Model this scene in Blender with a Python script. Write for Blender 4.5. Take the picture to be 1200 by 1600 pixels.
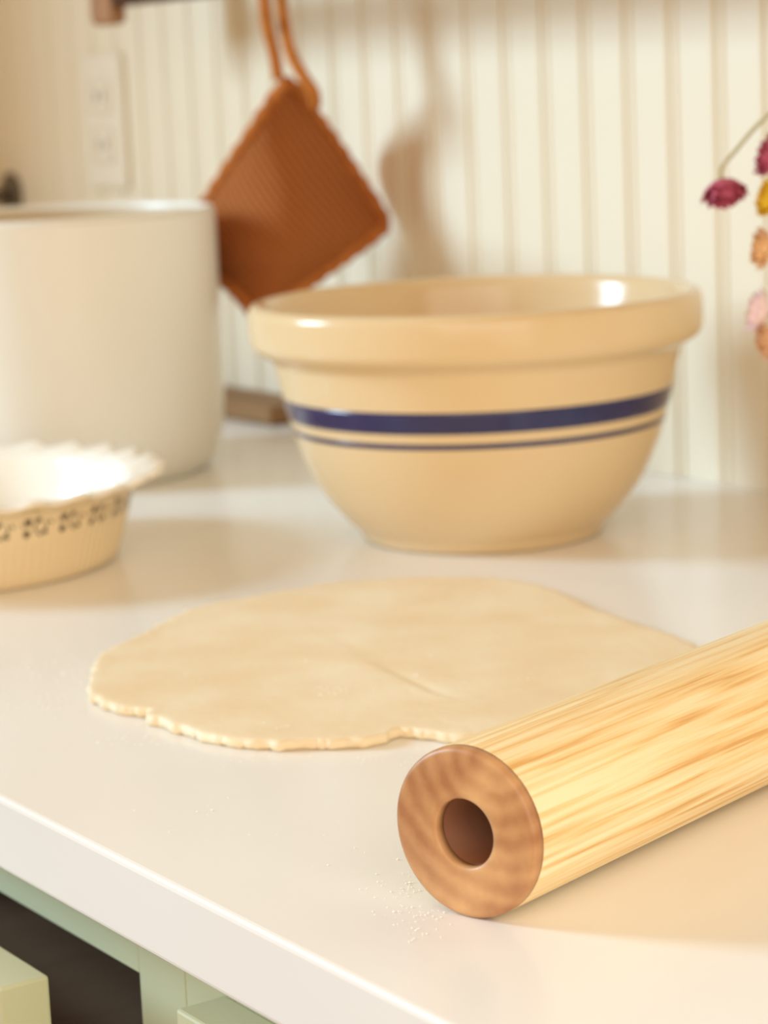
import bpy, bmesh, math, random
from mathutils import Vector, Matrix, noise
random.seed(7)
S = bpy.context.scene
for o in list(bpy.data.objects): bpy.data.objects.remove(o)
COL = S.collection
CM = 0.01
PI = math.pi

# ------------------------------------------------------------------ camera
F_PX, PITCH, ROLL, YAW, CAM_H = 3768.25, 0.1764, 0.0449, 0.5857, 25.706
fw = Vector((-math.cos(YAW)*math.cos(PITCH), math.sin(YAW)*math.cos(PITCH), -math.sin(PITCH)))
rt = fw.cross(Vector((0, 0, 1))).normalized(); up = rt.cross(fw)
rt2 = rt*math.cos(ROLL) - up*math.sin(ROLL); up2 = rt2.cross(fw)
cd = bpy.data.cameras.new('camera'); cam = bpy.data.objects.new('camera', cd); COL.objects.link(cam)
cd.sensor_fit = 'VERTICAL'; cd.sensor_height = 36; cd.sensor_width = 27
cd.lens = F_PX/1600*36
cd.clip_start = 0.02
cam.matrix_world = Matrix(((rt2.x, up2.x, -fw.x, 0), (rt2.y, up2.y, -fw.y, 0), (rt2.z, up2.z, -fw.z, CAM_H*CM), (0, 0, 0, 1)))
cd.dof.use_dof = True; cd.dof.focus_distance = 0.80; cd.dof.aperture_fstop = 11.5
S.camera = cam

# ------------------------------------------------------------------ light and exposure
S.view_settings.view_transform = 'Standard'; S.view_settings.look = 'None'
S.view_settings.gamma = 1; S.view_settings.exposure = 0.1
w = bpy.data.worlds.new('room_light'); S.world = w; w.use_nodes = True
w.node_tree.nodes['Background'].inputs['Color'].default_value = (1.0, 0.59, 0.19, 1)
w.node_tree.nodes['Background'].inputs['Strength'].default_value = 0.435

def area_light(name, loc, target, sx, sy, power, color):
    l = bpy.data.lights.new(name, 'AREA'); l.shape = 'RECTANGLE'; l.size = sx; l.size_y = sy
    l.energy = power; l.color = color
    o = bpy.data.objects.new(name, l); COL.objects.link(o); o.location = loc
    o.rotation_euler = (Vector(target)-Vector(loc)).to_track_quat('-Z', 'Y').to_euler()
    return o
area_light('window_daylight', (-2.54, -1.12, 0.98), (-1.3, 0.8, 0.1), 0.62, 0.9, 68, (0.52, 0.775, 1.0))
area_light('fill_light_near_camera', (0.32, -0.1, 0.5), (-0.62, 0.42, 0.0), 1.5, 1.1, 12.8, (0.97, 0.95, 0.90))  # added fill just right of the camera, brightens pin and foreground

# ------------------------------------------------------------------ helpers
def lin(c):
    r = []
    for v in c:
        v /= 255
        r.append(v/12.92 if v <= .04045 else ((v+.055)/1.055)**2.4)
    return (*r, 1)

def mat(name, col, rough=0.5, col2=None, scale=5.0, bump=0.0, bscale=40.0, metal=0.0, coat=0.0, stretch=(1, 1, 1), detail=3, ramp=(0.35, 0.65), spec=0.5):
    m = bpy.data.materials.new(name); m.use_nodes = True
    nt = m.node_tree; b = nt.nodes['Principled BSDF']
    b.inputs['Roughness'].default_value = rough; b.inputs['Metallic'].default_value = metal
    b.inputs['Coat Weight'].default_value = coat; b.inputs['Coat Roughness'].default_value = 0.08
    b.inputs['Specular IOR Level'].default_value = spec
    tc = nt.nodes.new('ShaderNodeTexCoord'); mp = nt.nodes.new('ShaderNodeMapping')
    mp.inputs['Scale'].default_value = stretch
    nt.links.new(tc.outputs['Object'], mp.inputs['Vector'])
    nz = nt.nodes.new('ShaderNodeTexNoise'); nz.inputs['Scale'].default_value = scale; nz.inputs['Detail'].default_value = detail
    nt.links.new(mp.outputs['Vector'], nz.inputs['Vector'])
    cr = nt.nodes.new('ShaderNodeValToRGB')
    cr.color_ramp.elements[0].position = ramp[0]; cr.color_ramp.elements[1].position = ramp[1]
    cr.color_ramp.elements[0].color = lin(col); cr.color_ramp.elements[1].color = lin(col2 or col)
    nt.links.new(nz.outputs['Fac'], cr.inputs['Fac']); nt.links.new(cr.outputs['Color'], b.inputs['Base Color'])
    if bump:
        n2 = nt.nodes.new('ShaderNodeTexNoise'); n2.inputs['Scale'].default_value = bscale; n2.inputs['Detail'].default_value = 4
        nt.links.new(mp.outputs['Vector'], n2.inputs['Vector'])
        bp = nt.nodes.new('ShaderNodeBump'); bp.inputs['Strength'].default_value = bump; bp.inputs['Distance'].default_value = 0.002
        nt.links.new(n2.outputs['Fac'], bp.inputs['Height']); nt.links.new(bp.outputs['Normal'], b.inputs['Normal'])
    return m

def link(name, me, m=None, parent=None, smooth=False):
    o = bpy.data.objects.new(name, me); COL.objects.link(o)
    if m is not None and not me.materials: me.materials.append(m)
    if smooth:
        for p in me.polygons: p.use_smooth = True
    if parent: o.parent = parent
    return o

def mesh(name, vs, fs):
    me = bpy.data.meshes.new(name); me.from_pydata([(x*CM, y*CM, z*CM) for x, y, z in vs], [], fs); me.update()
    return me

def fixn(me):
    bm = bmesh.new(); bm.from_mesh(me); bmesh.ops.recalc_face_normals(bm, faces=bm.faces); bm.to_mesh(me); bm.free(); return me

def box_me(name, x0, x1, y0, y1, z0, z1, bev=0.1, seg=2):
    bm = bmesh.new(); r = bmesh.ops.create_cube(bm, size=1)
    for v in bm.verts:
        v.co = Vector(((x0+(v.co.x+.5)*(x1-x0))*CM, (y0+(v.co.y+.5)*(y1-y0))*CM, (z0+(v.co.z+.5)*(z1-z0))*CM))
    if bev: bmesh.ops.bevel(bm, geom=list(bm.edges), offset=bev*CM, segments=seg, profile=0.5, affect='EDGES')
    me = bpy.data.meshes.new(name); bm.to_mesh(me); bm.free(); return me

def box(name, x0, x1, y0, y1, z0, z1, m, parent=None, bev=0.1, seg=2):
    return link(name, box_me(name, x0, x1, y0, y1, z0, z1, bev, seg), m, parent)

def lathe_me(name, prof, n=96, closed=False):
    """profile of (r, z) turned round z; r may be 0 at the ends"""
    vs, fs, rings = [], [], []
    for r, z in prof:
        if r < 1e-6:
            rings.append([len(vs)]); vs.append((0, 0, z))
        else:
            rings.append(list(range(len(vs), len(vs)+n)))
            vs += [(r*math.cos(2*PI*i/n), r*math.sin(2*PI*i/n), z) for i in range(n)]
    pairs = list(zip(rings, rings[1:])) + ([(rings[-1], rings[0])] if closed else [])
    for a, b in pairs:
        for i in range(n):
            j = (i+1) % n
            if len(a) == 1 and len(b) == 1: continue
            if len(a) == 1: fs.append((a[0], b[j], b[i]))
            elif len(b) == 1: fs.append((a[i], a[j], b[0]))
            else: fs.append((a[i], a[j], b[j], b[i]))
    return fixn(mesh(name, vs, fs))

def spline(pts, n=8, closed=False):
    out = []; N = len(pts)
    for i in range(N if closed else N-1):
        g = lambda k: Vector(pts[(k) % N] if closed else pts[min(max(k, 0), N-1)])
        a, b, c, d = g(i-1), g(i), g(i+1), g(i+2)
        for k in range(n):
            t = k/n
            out.append(0.5*((2*b)+(c-a)*t+(2*a-5*b+4*c-d)*t*t+(3*b-a-3*c+d)*t**3))
    if not closed: out.append(Vector(pts[-1]))
    return out

def tube_me(name, pts, rad, n=10, flat=1.0):
    pts = [Vector(p) for p in pts]; vs, fs = [], []
    ref = Vector((0.3, 0.9, 0.2))
    for i, p in enumerate(pts):
        t = (pts[min(i+1, len(pts)-1)]-pts[max(i-1, 0)]).normalized()
        a = t.cross(ref).normalized(); b = t.cross(a)
        r = rad(i/(len(pts)-1)) if callable(rad) else rad
        for k in range(n):
            q = p + a*r*math.cos(2*PI*k/n) + b*r*flat*math.sin(2*PI*k/n); vs.append(tuple(q))
    for i in range(len(pts)-1):
        for k in range(n):
            j = (k+1) % n; fs.append((i*n+k, i*n+j, (i+1)*n+j, (i+1)*n+k))
    fs.append(tuple(range(n))[::-1]); fs.append(tuple(range((len(pts)-1)*n, len(pts)*n)))
    return mesh(name, vs, fs)

def tag(o, label, cat, group=None):
    o['label'] = label; o['category'] = cat
    if group: o['group'] = group
    return o
def thing(name, loc, label, cat, group=None):
    o = bpy.data.objects.new(name, None); COL.objects.link(o); o.empty_display_size = 0.02
    o.location = [v*CM for v in loc]
    return tag(o, label, cat, group)
def struct(o): o['kind'] = 'structure'; return o

# ------------------------------------------------------------------ materials
M_wall = mat('cream_paint', (236, 221, 193), 0.42, (238, 224, 198), 3, 0.04, 60)
M_counter = mat('white_quartz', (244, 239, 231), 0.22, (248, 244, 237), 6, 0.0, 40, ramp=(0.3, 0.7), spec=0.45)
M_green = mat('sage_paint', (204, 204, 166), 0.4, (207, 207, 170), 6, 0.05, 90)
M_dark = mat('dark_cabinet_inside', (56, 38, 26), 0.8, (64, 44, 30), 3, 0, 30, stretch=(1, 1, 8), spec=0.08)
M_drawerwood = mat('drawer_box_wood', (150, 120, 92), 0.6, (160, 130, 100), 8, stretch=(1, 8, 1))
M_drawerbase = mat('drawer_base_wood', (170, 132, 102), 0.7, (178, 140, 110), 6, stretch=(8, 1, 1), spec=0.1)
M_floor = mat('floor_wood', (150, 112, 78), 0.5, (170, 130, 92), 4, stretch=(1, 8, 1))
M_plate = mat('white_plastic', (236, 223, 200), 0.45)
M_slot = mat('outlet_slot', (70, 60, 50), 0.6)
M_cream = mat('cream_stoneware', (226, 197, 152), 0.18, (229, 202, 158), 4, 0.0, spec=0.4)
M_navy = mat('navy_glaze', (34, 36, 84), 0.16, (42, 44, 94), 14, coat=0.4)
M_pot = mat('white_enamel', (240, 234, 220), 0.32, (242, 236, 223), 4)
M_potshade = mat('beige_pot_shade', (214, 192, 156), 0.4)  # pot's white darkened to beige, imitating the shade inside it
M_dish = mat('ivory_glaze', (237, 212, 168), 0.13, (240, 217, 174), 4, coat=0.4)
M_dishin = mat('white_glaze', (250, 242, 226), 0.13, (252, 245, 231), 4, coat=0.4)
M_brownprint = mat('brown_print', (66, 38, 16), 0.3)
M_rust = None
M_walnut = mat('walnut', (150, 98, 58), 0.45, (190, 136, 88), 9, 0.08, 60, ramp=(0.3, 0.7))
M_darkwood = mat('dark_walnut', (72, 40, 20), 0.6, (84, 50, 26), 10, 0.05, 60, stretch=(1, 8, 8), spec=0.15)
M_midwood = mat('worn_walnut', (150, 102, 66), 0.5, (164, 114, 74), 10, 0.05, 60, stretch=(8, 8, 1))
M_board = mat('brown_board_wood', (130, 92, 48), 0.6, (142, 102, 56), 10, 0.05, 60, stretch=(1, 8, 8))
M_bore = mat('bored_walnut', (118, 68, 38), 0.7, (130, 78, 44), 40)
M_flour = mat('flour', (252, 248, 238), 0.9)
M_metal = mat('dark_metal', (112, 98, 80), 0.4, metal=0.3)
M_stem = mat('dry_stem', (176, 166, 124), 0.7, (190, 180, 140), 20)
M_vase = mat('vase_glaze', (226, 216, 198), 0.3)

def wood_light():
    m = bpy.data.materials.new('pale_ash_wood'); m.use_nodes = True; nt = m.node_tree; b = nt.nodes['Principled BSDF']
    b.inputs['Roughness'].default_value = 0.38; b.inputs['Specular IOR Level'].default_value = 0.4
    tc = nt.nodes.new('ShaderNodeTexCoord')
    def nz(sc, st, det, dist=0.0):
        mp = nt.nodes.new('ShaderNodeMapping'); mp.inputs['Scale'].default_value = st
        nt.links.new(tc.outputs['Object'], mp.inputs['Vector'])
        n = nt.nodes.new('ShaderNodeTexNoise'); n.inputs['Scale'].default_value = sc; n.inputs['Detail'].default_value = det
        n.inputs['Distortion'].default_value = dist
        nt.links.new(mp.outputs['Vector'], n.inputs['Vector']); return n
    a = nz(430, (0.03, 1, 1), 3, 0.2); c = nz(80, (0.05, 1, 1), 2, 0.3); d = nz(900, (0.02, 1, 1), 1)
    r1 = nt.nodes.new('ShaderNodeValToRGB'); e = r1.color_ramp
    e.elements[0].position = 0.30; e.elements[0].color = lin((226, 178, 110))
    e.elements[1].position = 0.60; e.elements[1].color = lin((253, 237, 194))
    k = e.elements.new(0.42); k.color = lin((246, 214, 154))
    r2 = nt.nodes.new('ShaderNodeValToRGB'); e = r2.color_ramp
    e.elements[0].position = 0.35; e.elements[0].color = lin((236, 212, 180)); e.elements[1].position = 0.6; e.elements[1].color = (1, 1, 1, 1)
    mx = nt.nodes.new('ShaderNodeMixRGB'); mx.blend_type = 'MULTIPLY'; mx.inputs[0].default_value = 0.35
    nt.links.new(a.outputs['Fac'], r1.inputs[0]); nt.links.new(c.outputs['Fac'], r2.inputs[0])
    nt.links.new(r1.outputs[0], mx.inputs[1]); nt.links.new(r2.outputs[0], mx.inputs[2])
    nt.links.new(mx.outputs[0], b.inputs['Base Color'])
    bp = nt.nodes.new('ShaderNodeBump'); bp.inputs['Strength'].default_value = 0.12; bp.inputs['Distance'].default_value = 0.001
    nt.links.new(d.outputs['Fac'], bp.inputs['Height']); nt.links.new(bp.outputs[0], b.inputs['Normal'])
    return m
M_ash = wood_light()

def wood_end():
    m = bpy.data.materials.new('walnut_end_grain'); m.use_nodes = True; nt = m.node_tree; b = nt.nodes['Principled BSDF']
    b.inputs['Roughness'].default_value = 0.42
    tc = nt.nodes.new('ShaderNodeTexCoord'); mp = nt.nodes.new('ShaderNodeMapping')
    mp.inputs['Location'].default_value = (0, 0.012, -0.055); nt.links.new(tc.outputs['Object'], mp.inputs['Vector'])
    wv = nt.nodes.new('ShaderNodeTexWave'); wv.wave_type = 'RINGS'; wv.rings_direction = 'X'
    wv.inputs['Scale'].default_value = 44; wv.inputs['Distortion'].default_value = 2.2; wv.inputs['Detail'].default_value = 4; wv.inputs['Detail Scale'].default_value = 2.5
    nt.links.new(mp.outputs[0], wv.inputs['Vector'])
    nz = nt.nodes.new('ShaderNodeTexNoise'); nz.inputs['Scale'].default_value = 45; nz.inputs['Detail'].default_value = 5
    nt.links.new(mp.outputs[0], nz.inputs['Vector'])
    mx = nt.nodes.new('ShaderNodeMath'); mx.operation = 'MULTIPLY_ADD'; mx.inputs[1].default_value = 0.12
    nt.links.new(wv.outputs['Fac'], mx.inputs[0]); nt.links.new(nz.outputs['Fac'], mx.inputs[2])
    r = nt.nodes.new('ShaderNodeValToRGB'); r.color_ramp.elements[0].color = lin((170, 114, 72)); r.color_ramp.elements[1].color = lin((220, 170, 116))
    r.color_ramp.elements[0].position = 0.36; r.color_ramp.elements[1].position = 0.82
    nt.links.new(mx.outputs[0], r.inputs[0]); nt.links.new(r.outputs[0], b.inputs['Base Color'])
    return m
M_end = wood_end()

def knit():
    m = bpy.data.materials.new('rust_knit'); m.use_nodes = True; nt = m.node_tree; b = nt.nodes['Principled BSDF']
    b.inputs['Roughness'].default_value = 0.95; b.inputs['Specular IOR Level'].default_value = 0.1
    uv = nt.nodes.new('ShaderNodeUVMap'); mp = nt.nodes.new('ShaderNodeMapping'); nt.links.new(uv.outputs[0], mp.inputs[0])
    w1 = nt.nodes.new('ShaderNodeTexWave'); w1.bands_direction = 'X'; w1.inputs['Scale'].default_value = 9; w1.inputs['Distortion'].default_value = 1.0; w1.inputs['Detail Scale'].default_value = 4
    nt.links.new(mp.outputs[0], w1.inputs['Vector'])
    w2 = nt.nodes.new('ShaderNodeTexWave'); w2.bands_direction = 'Y'; w2.inputs['Scale'].default_value = 14; w2.inputs['Distortion'].default_value = 1.5
    nt.links.new(mp.outputs[0], w2.inputs['Vector'])
    mx = nt.nodes.new('ShaderNodeMath'); mx.operation = 'MULTIPLY'; nt.links.new(w1.outputs['Fac'], mx.inputs[0]); nt.links.new(w2.outputs['Fac'], mx.inputs[1])
    ad = nt.nodes.new('ShaderNodeMath'); ad.operation = 'ADD'; nt.links.new(mx.outputs[0], ad.inputs[0]); nt.links.new(w1.outputs['Fac'], ad.inputs[1])
    r = nt.nodes.new('ShaderNodeValToRGB'); r.color_ramp.elements[0].color = lin((158, 90, 46)); r.color_ramp.elements[1].color = lin((190, 112, 60))
    nt.links.new(w1.outputs['Fac'], r.inputs[0]); nt.links.new(r.outputs[0], b.inputs['Base Color'])
    bp = nt.nodes.new('ShaderNodeBump'); bp.inputs['Strength'].default_value = 0.6; bp.inputs['Distance'].default_value = 0.003
    nt.links.new(ad.outputs[0], bp.inputs['Height']); nt.links.new(bp.outputs[0], b.inputs['Normal'])
    return m
M_rust = knit()
M_rustedge = mat('rust_edging', (172, 98, 46), 0.95, (196, 120, 60), 120, 0.3, 300, spec=0.1)
M_cord = mat('orange_cord', (180, 106, 46), 0.9, (196, 122, 56), 150, 0.3, 400, spec=0.1)

def dough_mat():
    m = mat('pastry_dough', (242, 216, 174), 0.62, (248, 229, 194), 22, 0.22, 160, detail=5)
    b = m.node_tree.nodes['Principled BSDF']
    b.inputs['Subsurface Weight'].default_value = 0.15; b.inputs['Subsurface Radius'].default_value = (0.004, 0.0025, 0.0012)
    return m
M_dough = dough_mat()

# ------------------------------------------------------------------ the setting
YF, YW = 35.78, 99.79            # front edge of the worktop, face of the panelling
XL, XR = -222.0, 54.4            # ends of the worktop
T_TOP = 2.97
Z_FLOOR = -91.0
floor = struct(box('floor', -420, 220, -220, 118, Z_FLOOR-4, Z_FLOOR, M_floor, None, 0))
wall_back = struct(box('wall_back', XL-14, 110, YW+0.75, YW+12, Z_FLOOR, 160, M_wall, None, 0))
shade_wall_left = struct(box('shade_wall_left', XL-12, XL, -12, YW+0.75, Z_FLOOR, 160, M_wall, None, 0.2))  # unseen; added and sized to keep daylight off the panelling's left end
# beadboard planks, one shared mesh: a flat face, a groove, a round bead, a groove
BW, BOFF = 4.2994, -107.3747
prof = [(0.42, 0), (0.40, 0.05)]
pf = [(-3.80, 0.75), (-3.80, 0.22), (-3.76, 0.06), (-3.66, 0.0), (-0.62, 0.0), (-0.50, 0.07), (-0.46, 0.30), (-0.40, 0.30)]
for i in range(9):
    a = PI - PI*i/8
    pf.append((0.38*math.cos(a), 0.30-0.27*math.sin(a)))
pf += [(0.40, 0.30), (0.46, 0.30), (0.4994, 0.30), (0.4994, 0.75)]
vs = [(x, y, z) for z in (0, 150.0) for x, y in pf]
n = len(pf); fs = [(i, (i+1) % n, n+(i+1) % n, n+i) for i in range(n)] + [tuple(range(n))[::-1], tuple(range(n, 2*n))]
plank = fixn(mesh('plank', vs, fs)); plank.materials.append(M_wall)
for k in range(-26, 16):
    o = link('plank', plank, None, wall_back); o.location = ((BOFF+BW*k)*CM, YW*CM, 0.0002)

worktop = tag(box('worktop', XL, XR, YF, YW+0.70, -T_TOP, 0, M_counter, None, 0.22, 3), 'white stone worktop with a square front edge under everything', 'worktop')

# base cabinets: face frame, carcass, drawer and door each a part
FY = YF+3.5                       # face of the frame
Z_OPEN = -6.75
def cabinet(x0, label, pull=0.0):
    x1 = x0+64.0; t = thing('base_cabinet', ((x0+x1)/2, (FY+YW)/2, Z_FLOOR), label, 'cabinet', 'sage green base cabinets under the worktop')
    cx, cy = (x0+x1)/2, (FY+YW)/2
    def b(name, a0, a1, b0, b1, c0, c1, m, par=None, bev=0.08):
        return box(name, a0-cx, a1-cx, b0-cy, b1-cy, c0-Z_FLOOR, c1-Z_FLOOR, m, par or t, bev)
    ztop = -T_TOP-0.02
    b('stile', x0+.02, x0+3.6, FY, FY+2, Z_FLOOR+10, ztop, M_green, bev=0.05); b('stile', x1-3.6, x1-.02, FY, FY+2, Z_FLOOR+10, ztop, M_green, bev=0.05)
    b('rail', x0+3.6, x1-3.6, FY, FY+2, Z_OPEN, ztop, M_green, bev=0.03)
    b('rail', x0+3.6, x1-3.6, FY, FY+2, -24.5, -21, M_green, bev=0.03)
    b('rail', x0+3.6, x1-3.6, FY, FY+2, Z_FLOOR+10, Z_FLOOR+14, M_green, bev=0.03)
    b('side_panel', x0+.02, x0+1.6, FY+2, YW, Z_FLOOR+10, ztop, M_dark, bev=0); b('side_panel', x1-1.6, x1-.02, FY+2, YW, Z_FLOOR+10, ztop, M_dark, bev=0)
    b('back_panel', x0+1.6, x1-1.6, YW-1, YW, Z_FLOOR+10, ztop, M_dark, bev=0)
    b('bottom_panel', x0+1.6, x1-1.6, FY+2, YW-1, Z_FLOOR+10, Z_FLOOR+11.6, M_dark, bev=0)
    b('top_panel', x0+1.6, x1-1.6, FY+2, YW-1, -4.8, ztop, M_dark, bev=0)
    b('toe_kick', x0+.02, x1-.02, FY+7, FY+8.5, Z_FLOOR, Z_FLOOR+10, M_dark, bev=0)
    d = b('drawer', x0+2.9, x1-2.9, FY-2-pull, FY-pull, -22.6, -5.64, M_green, bev=0.12)
    xa, xb, ya, yb = x0+5.3, x1-5.3, FY-pull+.02, FY+46-pull
    b('drawer_side', xa, xa+1.3, ya, yb, -20.5, -10.3, M_drawerwood, d); b('drawer_side', xb-1.3, xb, ya, yb, -20.5, -10.3, M_drawerwood, d)
    b('drawer_back', xa+1.3, xb-1.3, yb-1.3, yb, -20.5, -10.3, M_drawerbase, d)
    b('drawer_base', xa+1.3, xb-1.3, ya, yb-1.3, -20.0, -19.0, M_drawerbase, d)
    dr = b('door', x0+2.9, x1-2.9, FY-2, FY-.02, Z_FLOOR+12, -23.6, M_green, bev=0.12)
    return t
cabinet(-201.6, 'sage green base cabinet under the worktop far left, out by the corner')
cabinet(-137.6, 'sage green base cabinet with its top drawer pulled slightly open, under the worktop', 4.0)
cabinet(-73.6, 'sage green base cabinet with closed drawer, right of the open drawer')
cabinet(-9.6, 'sage green base cabinet at the near right end of the worktop')

# outlet cover
ot = thing('outlet', (-191.3, YW, 17.6), 'white wall outlet plate on the cream panelling above the pot', 'outlet')
box('cover_plate', -3.6, 3.6, -0.55, -0.02, 0, 11.6, M_plate, ot, 0.15)
for zc in (3.7, 7.9):
    f = link('socket', box_me('socket', -1.7, 1.7, -0.75, -0.5, zc-1.4, zc+1.4, 0.3, 3), M_plate, ot)
    for sx in (-0.65, 0.65): box('slot', sx-0.12, sx+0.12, -0.78, -0.7, zc-.4, zc+.5, M_slot, f, 0)
    link('slot', lathe_me('slot', [(0, -.76), (.25, -.76), (.25, -.7), (0, -.7)], 12), M_slot, f).matrix_local = Matrix.Translation((0, 0, (zc-.85)*CM)) @ Matrix.Rotation(-PI/2, 4, 'X') @ Matrix.Scale(-1, 4, (0, 0, 1))
link('screw', lathe_me('screw', [(0, 0.62), (.28, 0.6), (.3, .5), (0, .5)], 12), M_plate, ot).matrix_local = Matrix.Translation((0, 0, 5.8*CM)) @ Matrix.Rotation(PI/2, 4, 'X')

# ------------------------------------------------------------------ large objects
# mixing bowl
bowl = thing('mixing_bowl', (-110.42, 80.0, 0), 'large cream stoneware mixing bowl with blue bands and a thick rolled rim', 'bowl')
outer = [(6.3, 0.0), (6.75, 0.05), (6.95, 0.3), (7.1, 0.6), (7.75, 1.25), (8.6, 2.25), (9.25, 3.2), (9.85, 4.35), (10.3, 5.5), (10.65, 6.7), (10.95, 7.8), (11.15, 8.7), (11.35, 9.6), (11.48, 10.1), (11.6, 10.45), (11.9, 10.75), (12.4, 11.05), (12.65, 11.3), (12.78, 11.65), (12.82, 12.2), (12.82, 12.9), (12.78, 13.3), (12.6, 13.58), (12.3, 13.7), (12.0, 13.62), (11.75, 13.35), (11.6, 12.8), (11.35, 11.6), (10.95, 10), (10.4, 8), (9.7, 6), (8.7, 4.1), (7.4, 2.5), (5.5, 1.5), (3, 1.1), (0, 1.0)]
base_in = [(0, .35), (5.6, .35), (5.9, 0.0)]
pr = [Vector((r, z, 0)) for r, z in outer]
prof = [(v.x, max(v.y, 0)) for v in spline([(r, z, 0) for r, z in outer], 4)]
prof[-1] = (0, 1.0)
link('body', lathe_me('body', base_in+prof, 128), M_cream, bowl, True)
def r_at(z):
    for (r0, z0), (r1, z1) in zip(outer, outer[1:]):
        if z0 <= z <= z1: return r0+(r1-r0)*(z-z0)/(z1-z0)
def band(z0, z1, m, e=0.03):
    k = 8; zs = [z0+(z1-z0)*i/k for i in range(k+1)]
    p = [(r_at(z0)-.1, z0)] + [(r_at(z)+e*(1 if 0 < i < k else .3), z) for i, z in enumerate(zs)] + [(r_at(z1)-.1, z1)]
    o = link('painted_band', lathe_me('painted_band', p, 128), m, bowl, True); return o
band(7.25, 8.45, M_navy)['label'] = 'wide navy blue band'
band(6.40, 6.72, M_navy)['label'] = 'thin navy blue line below the wide band'

# white pot
pot = thing('stock_pot', (-150.72, 73.42, 0), 'tall plain white ceramic pot with straight sides beside the left edge', 'pot')
P = [(9.9, 0.05), (10.2, 0.35), (10.75, 1.2), (11.2, 2.6), (11.4, 4.5), (11.46, 8), (11.48, 13), (11.48, 17.2), (11.46, 17.7), (11.3, 17.92), (11.1, 17.95), (10.95, 17.85), (10.85, 17.6)]
link('body', lathe_me('body', [(0, .4), (9.2, .4), (9.5, 0)]+[(v.x, max(0, v.y)) for v in spline([(r, z, 0) for r, z in P], 4)], 128), M_pot, pot, True)
link('shaded_inside', lathe_me('shaded_inside', [(10.85, 17.6), (10.8, 17.0), (10.75, 8), (10.6, 3), (9.8, 1.6), (8, 1.1), (0, 1.0)], 128), M_potshade, pot, True)

# pie dish with ruffled rim
dish = thing('pie_dish', (-125.07, 53.08, 0), 'ivory pie dish with ruffled rim and brown stamped border', 'pie dish')
N = 560; NS = 28
def dish_pt(k, th):
    r, z, ruf, flu = k
    s = math.cos(NS*th)
    r2 = r + ruf*0.27*s + flu*0.05*math.cos(120*th); z2 = z + ruf*0.14*s
    return (r2*math.cos(th), r2*math.sin(th), z2)
DP = [(0, .3, 0, 0), (8.6, .3, 0, 0), (9.0, 0, 0, 0), (9.5, 0.02, 0, 0), (9.78, .25, 0, .6), (9.95, .7, 0, 1), (10.15, 1.4, 0, 1), (10.35, 2.1, 0, 1), (10.5, 2.5, 0, .8), (10.58, 2.7, 0, 0), (10.75, 3.3, 0, 0), (10.95, 3.9, 0, 0), (11.1, 4.15, .15, 0), (11.5, 4.38, .45, 0), (12.0, 4.55, .85, 0), (12.35, 4.68, 1, 0), (12.5, 4.85, 1, 0), (12.42, 5.02, 1, 0), (12.1, 5.05, .9, 0), (11.6, 4.92, .6, 0), (11.0, 4.75, .3, 0), (10.6, 4.5, .1, 0), (10.4, 4.1, 0, 0), (10.1, 3, 0, 0), (9.6, 1.5, 0, 0), (9.1, .8, 0, 0), (8.2, .6, 0, 0), (0, .58, 0, 0)]
def dish_part(name, ks, m):
    vs, fs, rings = [], [], []
    for k in ks:
        if k[0] == 0: rings.append([len(vs)]*N); vs.append((0, 0, k[1]))
        else:
            rings.append(list(range(len(vs), len(vs)+N))); vs += [dish_pt(k, 2*PI*i/N) for i in range(N)]
    for a, b in zip(rings, rings[1:]):
        for i in range(N):
            j = (i+1) % N; f = []
            for q in (a[i], a[j], b[j], b[i]):
                if q not in f: f.append(q)
            fs.append(tuple(f))
    return link(name, fixn(mesh(name, vs, fs)), m, dish, True)
dish_part('body', DP[:17], M_dish)
dish_part('inner_glaze', DP[16:], M_dishin)['label'] = 'glossy white inside and rim top'
# one printed motif, laid on the wall of the dish: squares and a heart-shaped vee
def wall_r(z): return 10.58+(z-2.7)*(10.95-10.58)/1.2+0.015
def onwall(s, z): # s arc length cm
    th = s/10.8; r = wall_r(z); return (r*math.cos(th), r*math.sin(th), z)
vs, fs = [], []
def patch(pts):
    b = len(vs)
    for s, z in pts: vs.append(onwall(s, z))
    fs.append(tuple(range(b, b+len(pts))))
def sq(s, z, h, rot=0.0): patch([(s+h*math.cos(rot+a), z+h*math.sin(rot+a)) for a in [PI/3*i for i in range(6)]])
def stroke(s0, z0, s1, z1, wd):
    dx, dz = s1-s0, z1-z0; L = math.hypot(dx, dz); nx, nz = -dz/L*wd/2, dx/L*wd/2
    patch([(s0-nx, z0-nz), (s1-nx, z1-nz), (s1+nx, z1+nz), (s0+nx, z0+nz)])
sq(-.55, 3.78, .24); sq(-.6, 3.12, .22); sq(.05, 3.85, .19); sq(.55, 3.1, .13)
stroke(-.2, 3.45, .2, 2.95, .09); stroke(.2, 2.95, .62, 3.45, .09); stroke(-.2, 3.45, .0, 3.7, .09); stroke(.62, 3.45, .5, 3.75, .09)
stroke(.75, 3.75, .95, 3.55, .1); stroke(-.95, 3.7, -.8, 3.5, .08)
motif = fixn(mesh('printed_motif', vs, fs)); motif.materials.append(M_brownprint)
for i in range(30):
    o = link('printed_motif', motif, None, dish); o.rotation_euler = (0, 0, 2*PI*(i+.35)/30)

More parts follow.
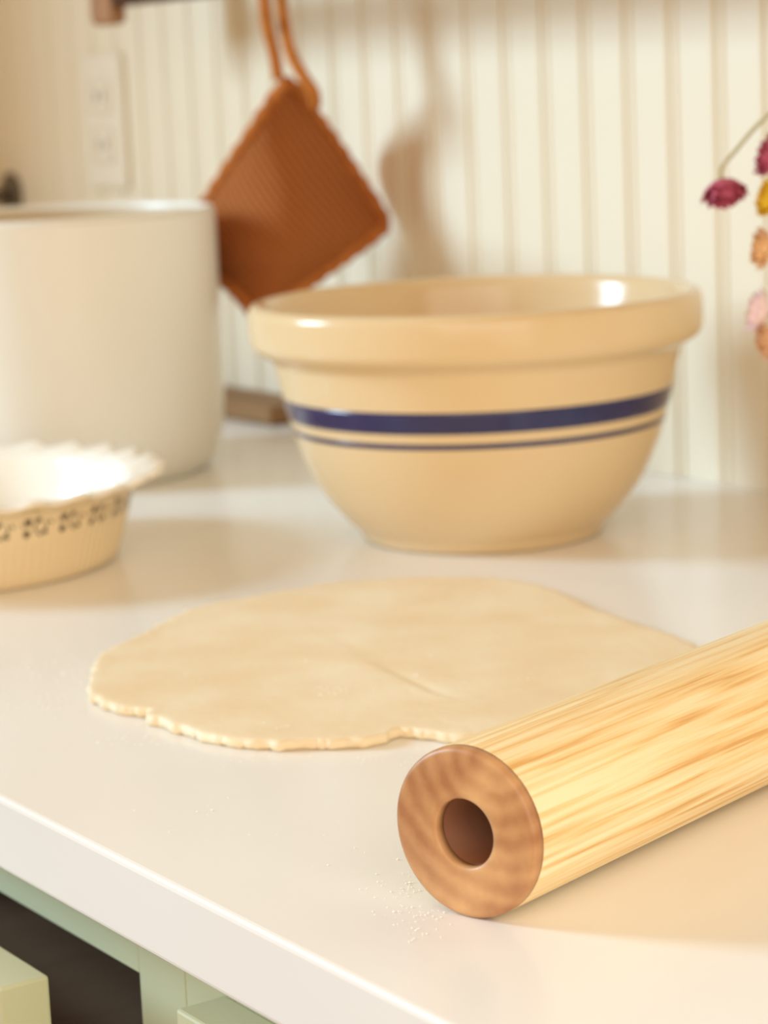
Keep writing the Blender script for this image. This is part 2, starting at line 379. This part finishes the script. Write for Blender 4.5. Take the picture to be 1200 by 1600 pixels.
# rolling pin: axis along local x
PX, PY, PR, PD = -58.562, 41.262, 2.739, 1.8668
pin = thing('rolling_pin', (PX, PY, 0), 'pale wooden rolling pin with a hollow walnut end beside the dough', 'rolling pin')
pin.rotation_euler = (0, 0, PD)
rx = Matrix.Translation((0, 0, PR*CM)) @ Matrix.Rotation(PI/2, 4, 'Y')
def along(name, prof, m, n=96):
    me = lathe_me(name, prof, n, closed=True); me.transform(rx); return link(name, me, m, pin, True)
LEN = 41.0; RH = 1.1
o = along('barrel', [(RH+.25, 0.42), (PR-.01, 0.42), (PR, 0.46), (PR, 10), (PR, 30), (PR, LEN-.46), (PR-.01, LEN-.42), (RH+.25, LEN-.42)], M_ash)
for z0, z1 in ((0, .42), (LEN, LEN-.42)):
    s = 1 if z1 > z0 else -1
    e = along('end_cap', [(RH, z0+s*.06), (RH+.06, z0), (RH+.2, z0), (PR-.2, z0), (PR-.10, z0+s*.02), (PR-.03, z0+s*.09), (PR-.005, z0+s*.2), (PR-.005, z1), (RH, z1)], M_end)
    e['label'] = 'dark walnut end ring'
o = along('bore_sleeve', [(RH, .42), (RH+.25, .42), (RH+.25, LEN-.42), (RH, LEN-.42)], M_bore, 64); o['label'] = 'dark bored hollow'

# rolled-out dough
back = [(-91.52, 45.07), (-95.07, 47.11), (-97.61, 48.85), (-98.97, 50.9), (-100.19, 52.66), (-101.82, 54.71), (-102.81, 56.53), (-103.21, 58.6), (-103.22, 60.48), (-103.23, 62.39), (-103.24, 64.33), (-102.59, 66.28), (-101.67, 68.05), (-100.12, 70.21), (-98.41, 71.41), (-96.45, 71.99), (-94.39, 72.04), (-92.04, 71.62), (-89.21, 70.76), (-86.62, 70.21), (-84.43, 69.95), (-82.31, 69.69), (-80.37, 69.34)]
hid = [(-77.9, 68.2), (-75.6, 66.0), (-73.8, 63.2), (-72.8, 60.0), (-72.7, 57.0), (-73.2, 54.6)]
front = [(-74.6, 52.9), (-75.53, 52.34), (-76.94, 51.79), (-77.12, 51.05), (-76.78, 50.32), (-77.46, 48.78), (-78.25, 47.8), (-79.04, 46.81), (-80.16, 46.01), (-81.63, 45.4), (-83.55, 45.16), (-84.26, 45.11), (-85.33, 45.11), (-86.2, 44.97), (-86.75, 45.5), (-87.5, 45.2), (-88.2, 44.86), (-89.37, 44.8), (-90.5, 44.85)]
out = spline([(x, y, 0) for x, y in back+hid+front], 10, True)
cx = sum(p.x for p in out)/len(out); cy = sum(p.y for p in out)/len(out)
n = len(out); vs, fs = [], []
crease = [(-94.26, 58.61), (-89.7, 57.77), (-86.15, 56.78), (-83.47, 56.3), (-80.45, 55.85)]
def seg_d(px, py, a, b):
    ax, ay = a; bx, by = b; dx, dy = bx-ax, by-ay
    t = max(0, min(1, ((px-ax)*dx+(py-ay)*dy)/(dx*dx+dy*dy))); qx, qy = ax+t*dx, ay+t*dy
    d = math.hypot(px-qx, py-qy); side = (dx*(py-ay)-dy*(px-ax))
    return d, (1 if side > 0 else -1)
def top_z(x, y):
    z = 0.44 + 0.045*noise.noise((x*.22, y*.22, 1.3)) + 0.018*noise.noise((x*.9, y*.9, 4.1)) + 0.008*noise.noise((x*3, y*3, 7))
    best = min((seg_d(x, y, crease[i], crease[i+1]) for i in range(4)), key=lambda q: q[0])
    d, sd = best
    k = min(1, max(0, (x+94)/9))
    z -= 0.075*k*math.exp(-(d/0.30)**2)
    if sd < 0: z += 0.05*k*math.exp(-d/1.6)*(1-math.exp(-(d/.3)**2))
    for qx, qy, qr, a in ((-87.07, 53.7, 1.5, .09), (-87.9, 50.6, 1.6, .06), (-95.7, 52.5, 2.4, .04), (-92, 64, 2.2, .035), (-82, 63, 2.5, .04)):
        z -= a*math.exp(-((x-qx)**2+(y-qy)**2)/qr**2)
    return z
fr = [0, .05, .1, .16, .22, .28, .34, .4, .46, .52, .58, .64, .70, .75, .8, .84, .88, .91, .94, .96, .975, .988, 1.0]
vs.append((0, 0, top_z(cx, cy)))
for t in fr[1:]:
    for i, p in enumerate(out):
        x, y = cx+(p.x-cx)*t, cy+(p.y-cy)*t
        if t > .93:
            a = (t-.93)/.07; j = .22*noise.noise((p.x*1.3, p.y*1.3, 9))+.12*noise.noise((p.x*4, p.y*4, 2))
            L = math.hypot(p.x-cx, p.y-cy); x += (p.x-cx)/L*j*a; y += (p.y-cy)/L*j*a
        z = top_z(x, y)
        if t > .97: z -= ((t-.97)/.03)**2*(.035+.05*max(0, noise.noise((p.x*2.5, p.y*2.5, 3))))
        vs.append((x-cx, y-cy, z))
nr = len(fr)-1
for lev, (zf, ro) in enumerate(((.66, .05), (.33, .07), (.0, -.02))):
    for i, p in enumerate(out):
        L = math.hypot(p.x-cx, p.y-cy); x0, y0, z0 = vs[1+(nr-1)*n+i]
        j = ro+.10*noise.noise((p.x*4, p.y*4, lev*3.1))
        vs.append((x0+(p.x-cx)/L*j, y0+(p.y-cy)/L*j, z0*zf))
vs.append((0, 0, 0))
for i in range(n): fs.append((0, 1+i, 1+(i+1) % n))
for k in range(nr+2):
    for i in range(n):
        a, b = 1+k*n, 1+(k+1)*n; j = (i+1) % n; fs.append((a+i, b+i, b+j, a+j))
a = 1+(nr+2)*n
for i in range(n): fs.append((a+i, len(vs)-1, a+(i+1) % n))
dough = link('pastry_dough', fixn(mesh('pastry_dough', vs, fs)), M_dough, None, True)
dough.location = (cx*CM, cy*CM, 0.0003)
tag(dough, 'flat pale sheet of rolled-out pastry dough on the worktop', 'dough')

# ------------------------------------------------------------------ rack above, pot holder
rack = thing('wooden_rail', (-172, YW-9.5, 31.0), 'dark wooden hanging rail with rounded foot, at the top left of the wall', 'rail')
def foot(x):
    bm = bmesh.new(); bmesh.ops.create_cube(bm, size=1)
    for v in bm.verts: v.co = Vector(((x+v.co.x*3.3)*CM, (v.co.y*1.3)*CM, ((v.co.z+.5)*10)*CM))
    es = [e for e in bm.edges if all(abs(v.co.z) < 1e-6 for v in e.verts)]
    bmesh.ops.bevel(bm, geom=es, offset=.5*CM, segments=4, profile=.5, affect='EDGES')
    me = bpy.data.meshes.new('post'); bm.to_mesh(me); bm.free(); return link('post', me, M_midwood, rack)
foot(0); foot(98)
box('bar', 1.65, 96.35, -.55, .55, 1.35, 3.9, M_darkwood, rack, .12)
box('bar', 1.65, 96.35, -.55, .55, 7.2, 9.4, M_darkwood, rack, .12)
for xx in (0, 98): box('wall_arm', xx-1.2, xx+1.2, .65, 9.45, 7.0, 9.6, M_darkwood, rack, .12)

ph = thing('pot_holder', (-145, YW-9.5, 9), 'square rust-brown knitted pot holder hanging by its corner loop', 'pot holder')
O = Vector((-145, YW-9.5, 9))
def wp(x, y, z): return Vector((x, y, z))-O
T = wp(-145.76, 90.29, 26.4); L = wp(-156.4, 86.8, 14.7); R = wp(-146.3, 98.7, 15.4); B = wp(-142.4, 84.8, 10.2)
nrm = (L-T).cross(R-T).normalized()
if nrm.dot(fw) > 0: nrm.negate()
G = 36
def ph_pt(u, v):
    p = T*(1-u)*(1-v)+L*u*(1-v)+R*(1-u)*v+B*u*v
    bul = 1.3*math.sin(PI*u)*math.sin(PI*v) + .5*math.sin(2.2*PI*v)*u
    # wavy edges and rounded corners
    ctr = (T+L+R+B)/4
    e = max(abs(u-.5), abs(v-.5))*2; co = max(0, abs(u-.5)+abs(v-.5)-.86)/.14
    p = p + (ctr-p)*0.05*co*co
    p = p + Vector((-.835, .55, 0))*(4.6*math.sin(PI*v)*(1-u)**1.6 - 5.8*math.sin(PI*u)*math.sin(PI*v)*v**.5)
    return p + nrm*(bul + .14*noise.noise((u*5, v*5, 2)))
def sheet(name, u0, u1, v0, v1, th, m, pad=0):
    vs, fs = [], []; uvs = []
    for s in (1, -1):
        for i in range(G+1):
            for j in range(G+1):
                u = u0+(u1-u0)*i/G; v = v0+(v1-v0)*j/G
                ed = min(i, G-i, j, G-j)/3.0
                h = th*min(1, .35+.65*math.sin(min(1, ed)*PI/2))
                rib = .07*math.cos(2*PI*v*17)*min(1, ed)
                vs.append(tuple(ph_pt(u, v)+nrm*s*(h+rib))); uvs.append((u, v))
    K = (G+1)**2
    for i in range(G):
        for j in range(G):
            a = i*(G+1)+j; fs.append((a, a+1, a+G+2, a+G+1)); fs.append((K+a, K+a+G+1, K+a+G+2, K+a+1))
    bd = [(0, j) for j in range(G)]+[(i, G) for i in range(G)]+[(G, j) for j in range(G, 0, -1)]+[(i, 0) for i in range(G, 0, -1)]
    for (a, b), (c, d) in zip(bd, bd[1:]+bd[:1]):
        p, q = a*(G+1)+b, c*(G+1)+d; fs.append((p, K+p, K+q, q))
    me = fixn(mesh(name, vs, fs)); l = me.uv_layers.new(name='UVMap')
    for lp in me.loops: l.data[lp.index].uv = uvs[lp.vertex_index]
    return link(name, me, m, ph, True)
sheet('knitted_square', 0, 1, 0, 1, .38, M_rust)
edge = []
for i in range(60):
    k = i/60*4; s = int(k); t = k-s
    u, v = [(t, 0), (1, t), (1-t, 1), (0, 1-t)][s]
    edge.append(tuple(ph_pt(u, v)))
edge.append(edge[0])
link('edging', tube_me('edging', spline(edge, 3), lambda t: .47+.07*math.sin(t*240), 8), M_rustedge, ph, True)
lp = [wp(*q) for q in ((-146.75, 90.1, 26.2), (-147.0, 90.0, 28), (-147.1, 89.6, 30), (-147.0, 89.4, 32.4), (-146.95, 89.35, 34.2), (-147.6, 90.3, 35.55), (-148.1, 91.45, 34.2), (-148.0, 91.4, 32.3), (-146.9, 90.9, 30), (-145.6, 90.5, 28), (-144.2, 90.5, 26.4), (-143.5, 90.9, 25.2), (-144.0, 91.3, 24.3))]
link('hanging_loop', tube_me('hanging_loop', spline([tuple(p) for p in lp], 6), .43, 10), M_cord, ph, True)

# brown board lying by the wall between pot and bowl
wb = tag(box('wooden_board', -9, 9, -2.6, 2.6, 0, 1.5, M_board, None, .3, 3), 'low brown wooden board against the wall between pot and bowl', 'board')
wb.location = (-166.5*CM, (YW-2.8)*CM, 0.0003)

# dark metal tap on the wall behind the pot
tp = thing('wall_tap', (-211.9, YW, 16.6), 'dark metal knob behind the pot at the left edge', 'tap')
def yl(name, prof, m):
    me = lathe_me(name, prof, 40); me.transform(Matrix.Rotation(PI/2, 4, 'X')); return link(name, me, m, tp, True)
yl('wall_flange', [(0, 0), (2.2, 0), (2.2, .3), (1.9, .5), (0, .6)], M_metal)
yl('spindle', [(0, .5), (.7, .5), (.7, 2.6), (0, 2.6)], M_metal)
yl('knob', [(0, 2.5), (.9, 2.5), (1.5, 2.8), (1.7, 3.4), (1.7, 4.4), (1.5, 4.9), (.9, 5.1), (0, 5.15)], M_metal)

# ------------------------------------------------------------------ dried flowers in a vase beyond the right edge
VX, VY = -82.9, 85.6
vase = tag(link('vase', lathe_me('vase', [(0, .3), (2.9, .3), (3.1, 0), (3.4, .1), (3.9, 1.5), (4.2, 3.5), (4.1, 5.5), (3.5, 7.4), (2.6, 8.6), (2.3, 9.2), (2.4, 9.9), (2.6, 10.2), (2.5, 10.3), (2.3, 10.2), (2.1, 9.3), (2.4, 8.4), (3.3, 7.2), (3.8, 5.4), (3.9, 3.4), (3.5, 1.2), (0, .8)], 64), M_vase, None, True), 'small pale round vase holding the dried flowers', 'vase')
vase.location = (VX*CM, VY*CM, 0.0003)

def petal_mesh(m):
    vs, fs = [], []; nu, nv = 4, 3
    for s in (0, 1):
        for i in range(nu+1):
            t = i/nu; wdt = .42*math.sin(PI*min(1, t*.86+.13))**.8
            for j in range(nv):
                a = (j-1)
                vs.append((a*wdt, t, .10*(1-abs(a))*-1+.34*t*t-(.03 if s else 0)))
    K = (nu+1)*nv
    for i in range(nu):
        for j in range(nv-1):
            a = i*nv+j; fs.append((a, a+1, a+nv+1, a+nv)); fs.append((K+a, K+a+nv, K+a+nv+1, K+a+1))
    me = mesh('petal', vs, fs); me.materials.append(m)
    for p in me.polygons: p.use_smooth = True
    return me
def flower(label, head, axis, rad, cup, col, col2, ccol, stem_pts, petals=(13, 11, 9)):
    hv = Vector(head); foot = Vector(stem_pts[-1])
    t = thing('strawflower', tuple(foot), label, 'flower', 'dried strawflowers in the vase')
    q = Vector(axis).normalized().to_track_quat('Z', 'Y').to_matrix().to_4x4()
    link('stem', tube_me('stem', spline([tuple(Vector(p)-foot) for p in [tuple(hv)]+list(stem_pts)], 8), .11, 8), M_stem, t, True)
    hd = Matrix.Translation((hv-foot)*CM) @ q
    mp = mat('petal_'+str(len(bpy.data.materials)), col, .5, col2, 90, stretch=(1, 1, 1))
    pm = petal_mesh(mp)
    mc = mat('flower_centre', ccol, .8, tuple(max(0, c-35) for c in ccol), 500, .6, 900)
    me = lathe_me('flower_centre', [(0, .36*rad), (.2*rad, .33*rad), (.36*rad, .22*rad), (.42*rad, .05*rad), (.3*rad, -.1*rad), (0, -.15*rad)], 20)
    link('flower_centre', me, mc, t, True).matrix_local = hd
    for ri, nn in enumerate(petals):
        ang = cup[ri]
        for i in range(nn):
            a = 2*PI*(i+.5*(ri % 2)+random.uniform(-.12, .12))/nn
            ln = rad*(1-.10*ri)*random.uniform(.92, 1.06)
            o = link('petal', pm, None, t)
            o.matrix_local = hd @ Matrix.Rotation(a, 4, 'Z') @ Matrix.Translation((0, .20*rad*CM, -.1*rad*CM+.02*ri*CM)) @ Matrix.Rotation(ang+random.uniform(-.1, .1), 4, 'X') @ Matrix.Scale(ln*.85, 4)
    return t
def neck(k): return (VX+1.25*math.cos(k*PI/3+2.4), VY+1.25*math.sin(k*PI/3+2.4), 9.6)
def base(k): return (VX+2.2*math.cos(k*PI/3+2.4), VY+2.2*math.sin(k*PI/3+2.4), 1.6)
flower('small burgundy strawflower drooping on a bent stem, left of the others', (-89.43, 80.1, 19.95), (.5, -.25, -.83), 1.32, (.45, .75, 1.05), (168, 50, 80), (212, 104, 128), (190, 120, 56), [(-89.7, 80.2, 20.75), (-89.4, 80.85, 21.6), (-88.66, 82.3, 23.2), (-87.2, 84.2, 24.6), (-85.2, 85.4, 22.5), (-83.5, 85.7, 16), neck(5), base(5)])
flower('dark pink strawflower at the top right edge', (-88.2, 82.5, 21.2), (-.35, -.75, .35), 1.35, (.5, .8, 1.1), (166, 44, 82), (216, 110, 136), (200, 130, 60), [(-87.3, 83.6, 20.6), (-85.3, 85.0, 17), neck(0), base(0)])
flower('bright yellow strawflower at the right edge', (-87.97, 81.97, 19.2), (-.3, -.8, .2), 1.1, (.35, .7, 1.05), (252, 186, 20), (255, 228, 70), (230, 150, 30), [(-86.9, 83.3, 18.2), (-85, 84.8, 15), neck(1), base(1)])
flower('peach orange strawflower below the yellow one', (-87.8, 81.4, 16.8), (-.4, -.8, .1), 1.15, (.3, .65, 1.0), (238, 172, 124), (248, 208, 152), (200, 130, 60), [(-86.5, 83.2, 15.8), (-84.6, 84.8, 13), neck(2), base(2)])
flower('pale pink strawflower lowest but one at the right edge', (-87.65, 80.9, 13.75), (-.5, -.7, .25), 1.25, (.35, .7, 1.05), (246, 206, 204), (252, 228, 224), (226, 190, 140), [(-86.2, 83.0, 13.0), (-84.4, 84.8, 12), neck(3), base(3)])
flower('brownish peach strawflower lowest at the right edge', (-87.15, 81.0, 12.4), (-.4, -.8, -.25), 1.15, (.3, .65, 1.0), (218, 152, 112), (240, 194, 146), (190, 130, 60), [(-85.8, 83.0, 12.0), (-84.2, 84.9, 11.6), neck(4), base(4)])

# ------------------------------------------------------------------ flour specks
vs, fs = [], []
def speck(x, y, z, r):
    b = len(vs); a0 = random.random()*6
    for k in range(5): vs.append((x+r*math.cos(a0+k*1.2566)*random.uniform(.6, 1.2), y+r*math.sin(a0+k*1.2566)*random.uniform(.6, 1.2), z))
    vs.append((x, y, z+r*.8))
    for k in range(5): fs.append((b+k, b+(k+1) % 5, b+5))
def cluster(x, y, s, n, zf, r0=.018, r1=.05):
    for _ in range(n):
        a, b = x+random.gauss(0, s), y+random.gauss(0, s)
        speck(a, b, zf(a, b), random.uniform(r0, r1)*(1.6 if random.random() < .08 else 1))
ctr = lambda a, b: 0.0
for q in ((-62.2, 41.2, .7, 60), (-59.9, 40.2, .5, 45), (-58.3, 39.2, .35, 16), (-74.0, 49.4, .4, 8), (-75.6, 48.8, .5, 10), (-74.6, 50.8, .4, 8), (-84.6, 44.1, 1.0, 50), (-79.1, 46.0, .8, 26), (-96.6, 46.9, 1.0, 50), (-99, 46.2, 1.2, 40), (-92, 43.4, 1.3, 60), (-73.3, 40, 1.5, 8), (-66, 43, 2, 14)):
    cluster(q[0], q[1], q[2], q[3], ctr)
o = link('flour', mesh('flour', vs, fs), M_flour); o['kind'] = 'stuff'; tag(o, 'white flour specks scattered on the worktop around the dough', 'flour'); o.location.z = 0.0002
vs, fs = [], []
for q in ((-84.0, 52.6, .45, 60), (-92.5, 66.1, .6, 26), (-86.6, 59.7, .3, 10), (-79.8, 60.4, .8, 14), (-89.5, 48.7, .8, 20), (-80.7, 47.9, .5, 12), (-87.3, 68, 1, 14), (-88, 57, 5, 60), (-96, 56, 3, 30)):
    cluster(q[0], q[1], q[2], q[3], lambda a, b: top_z(a, b), .02, .055)
o = link('dough_flour', mesh('dough_flour', vs, fs), M_flour); o['kind'] = 'stuff'; tag(o, 'white flour specks dusted on top of the dough sheet', 'flour'); o.location.z = 0.0002
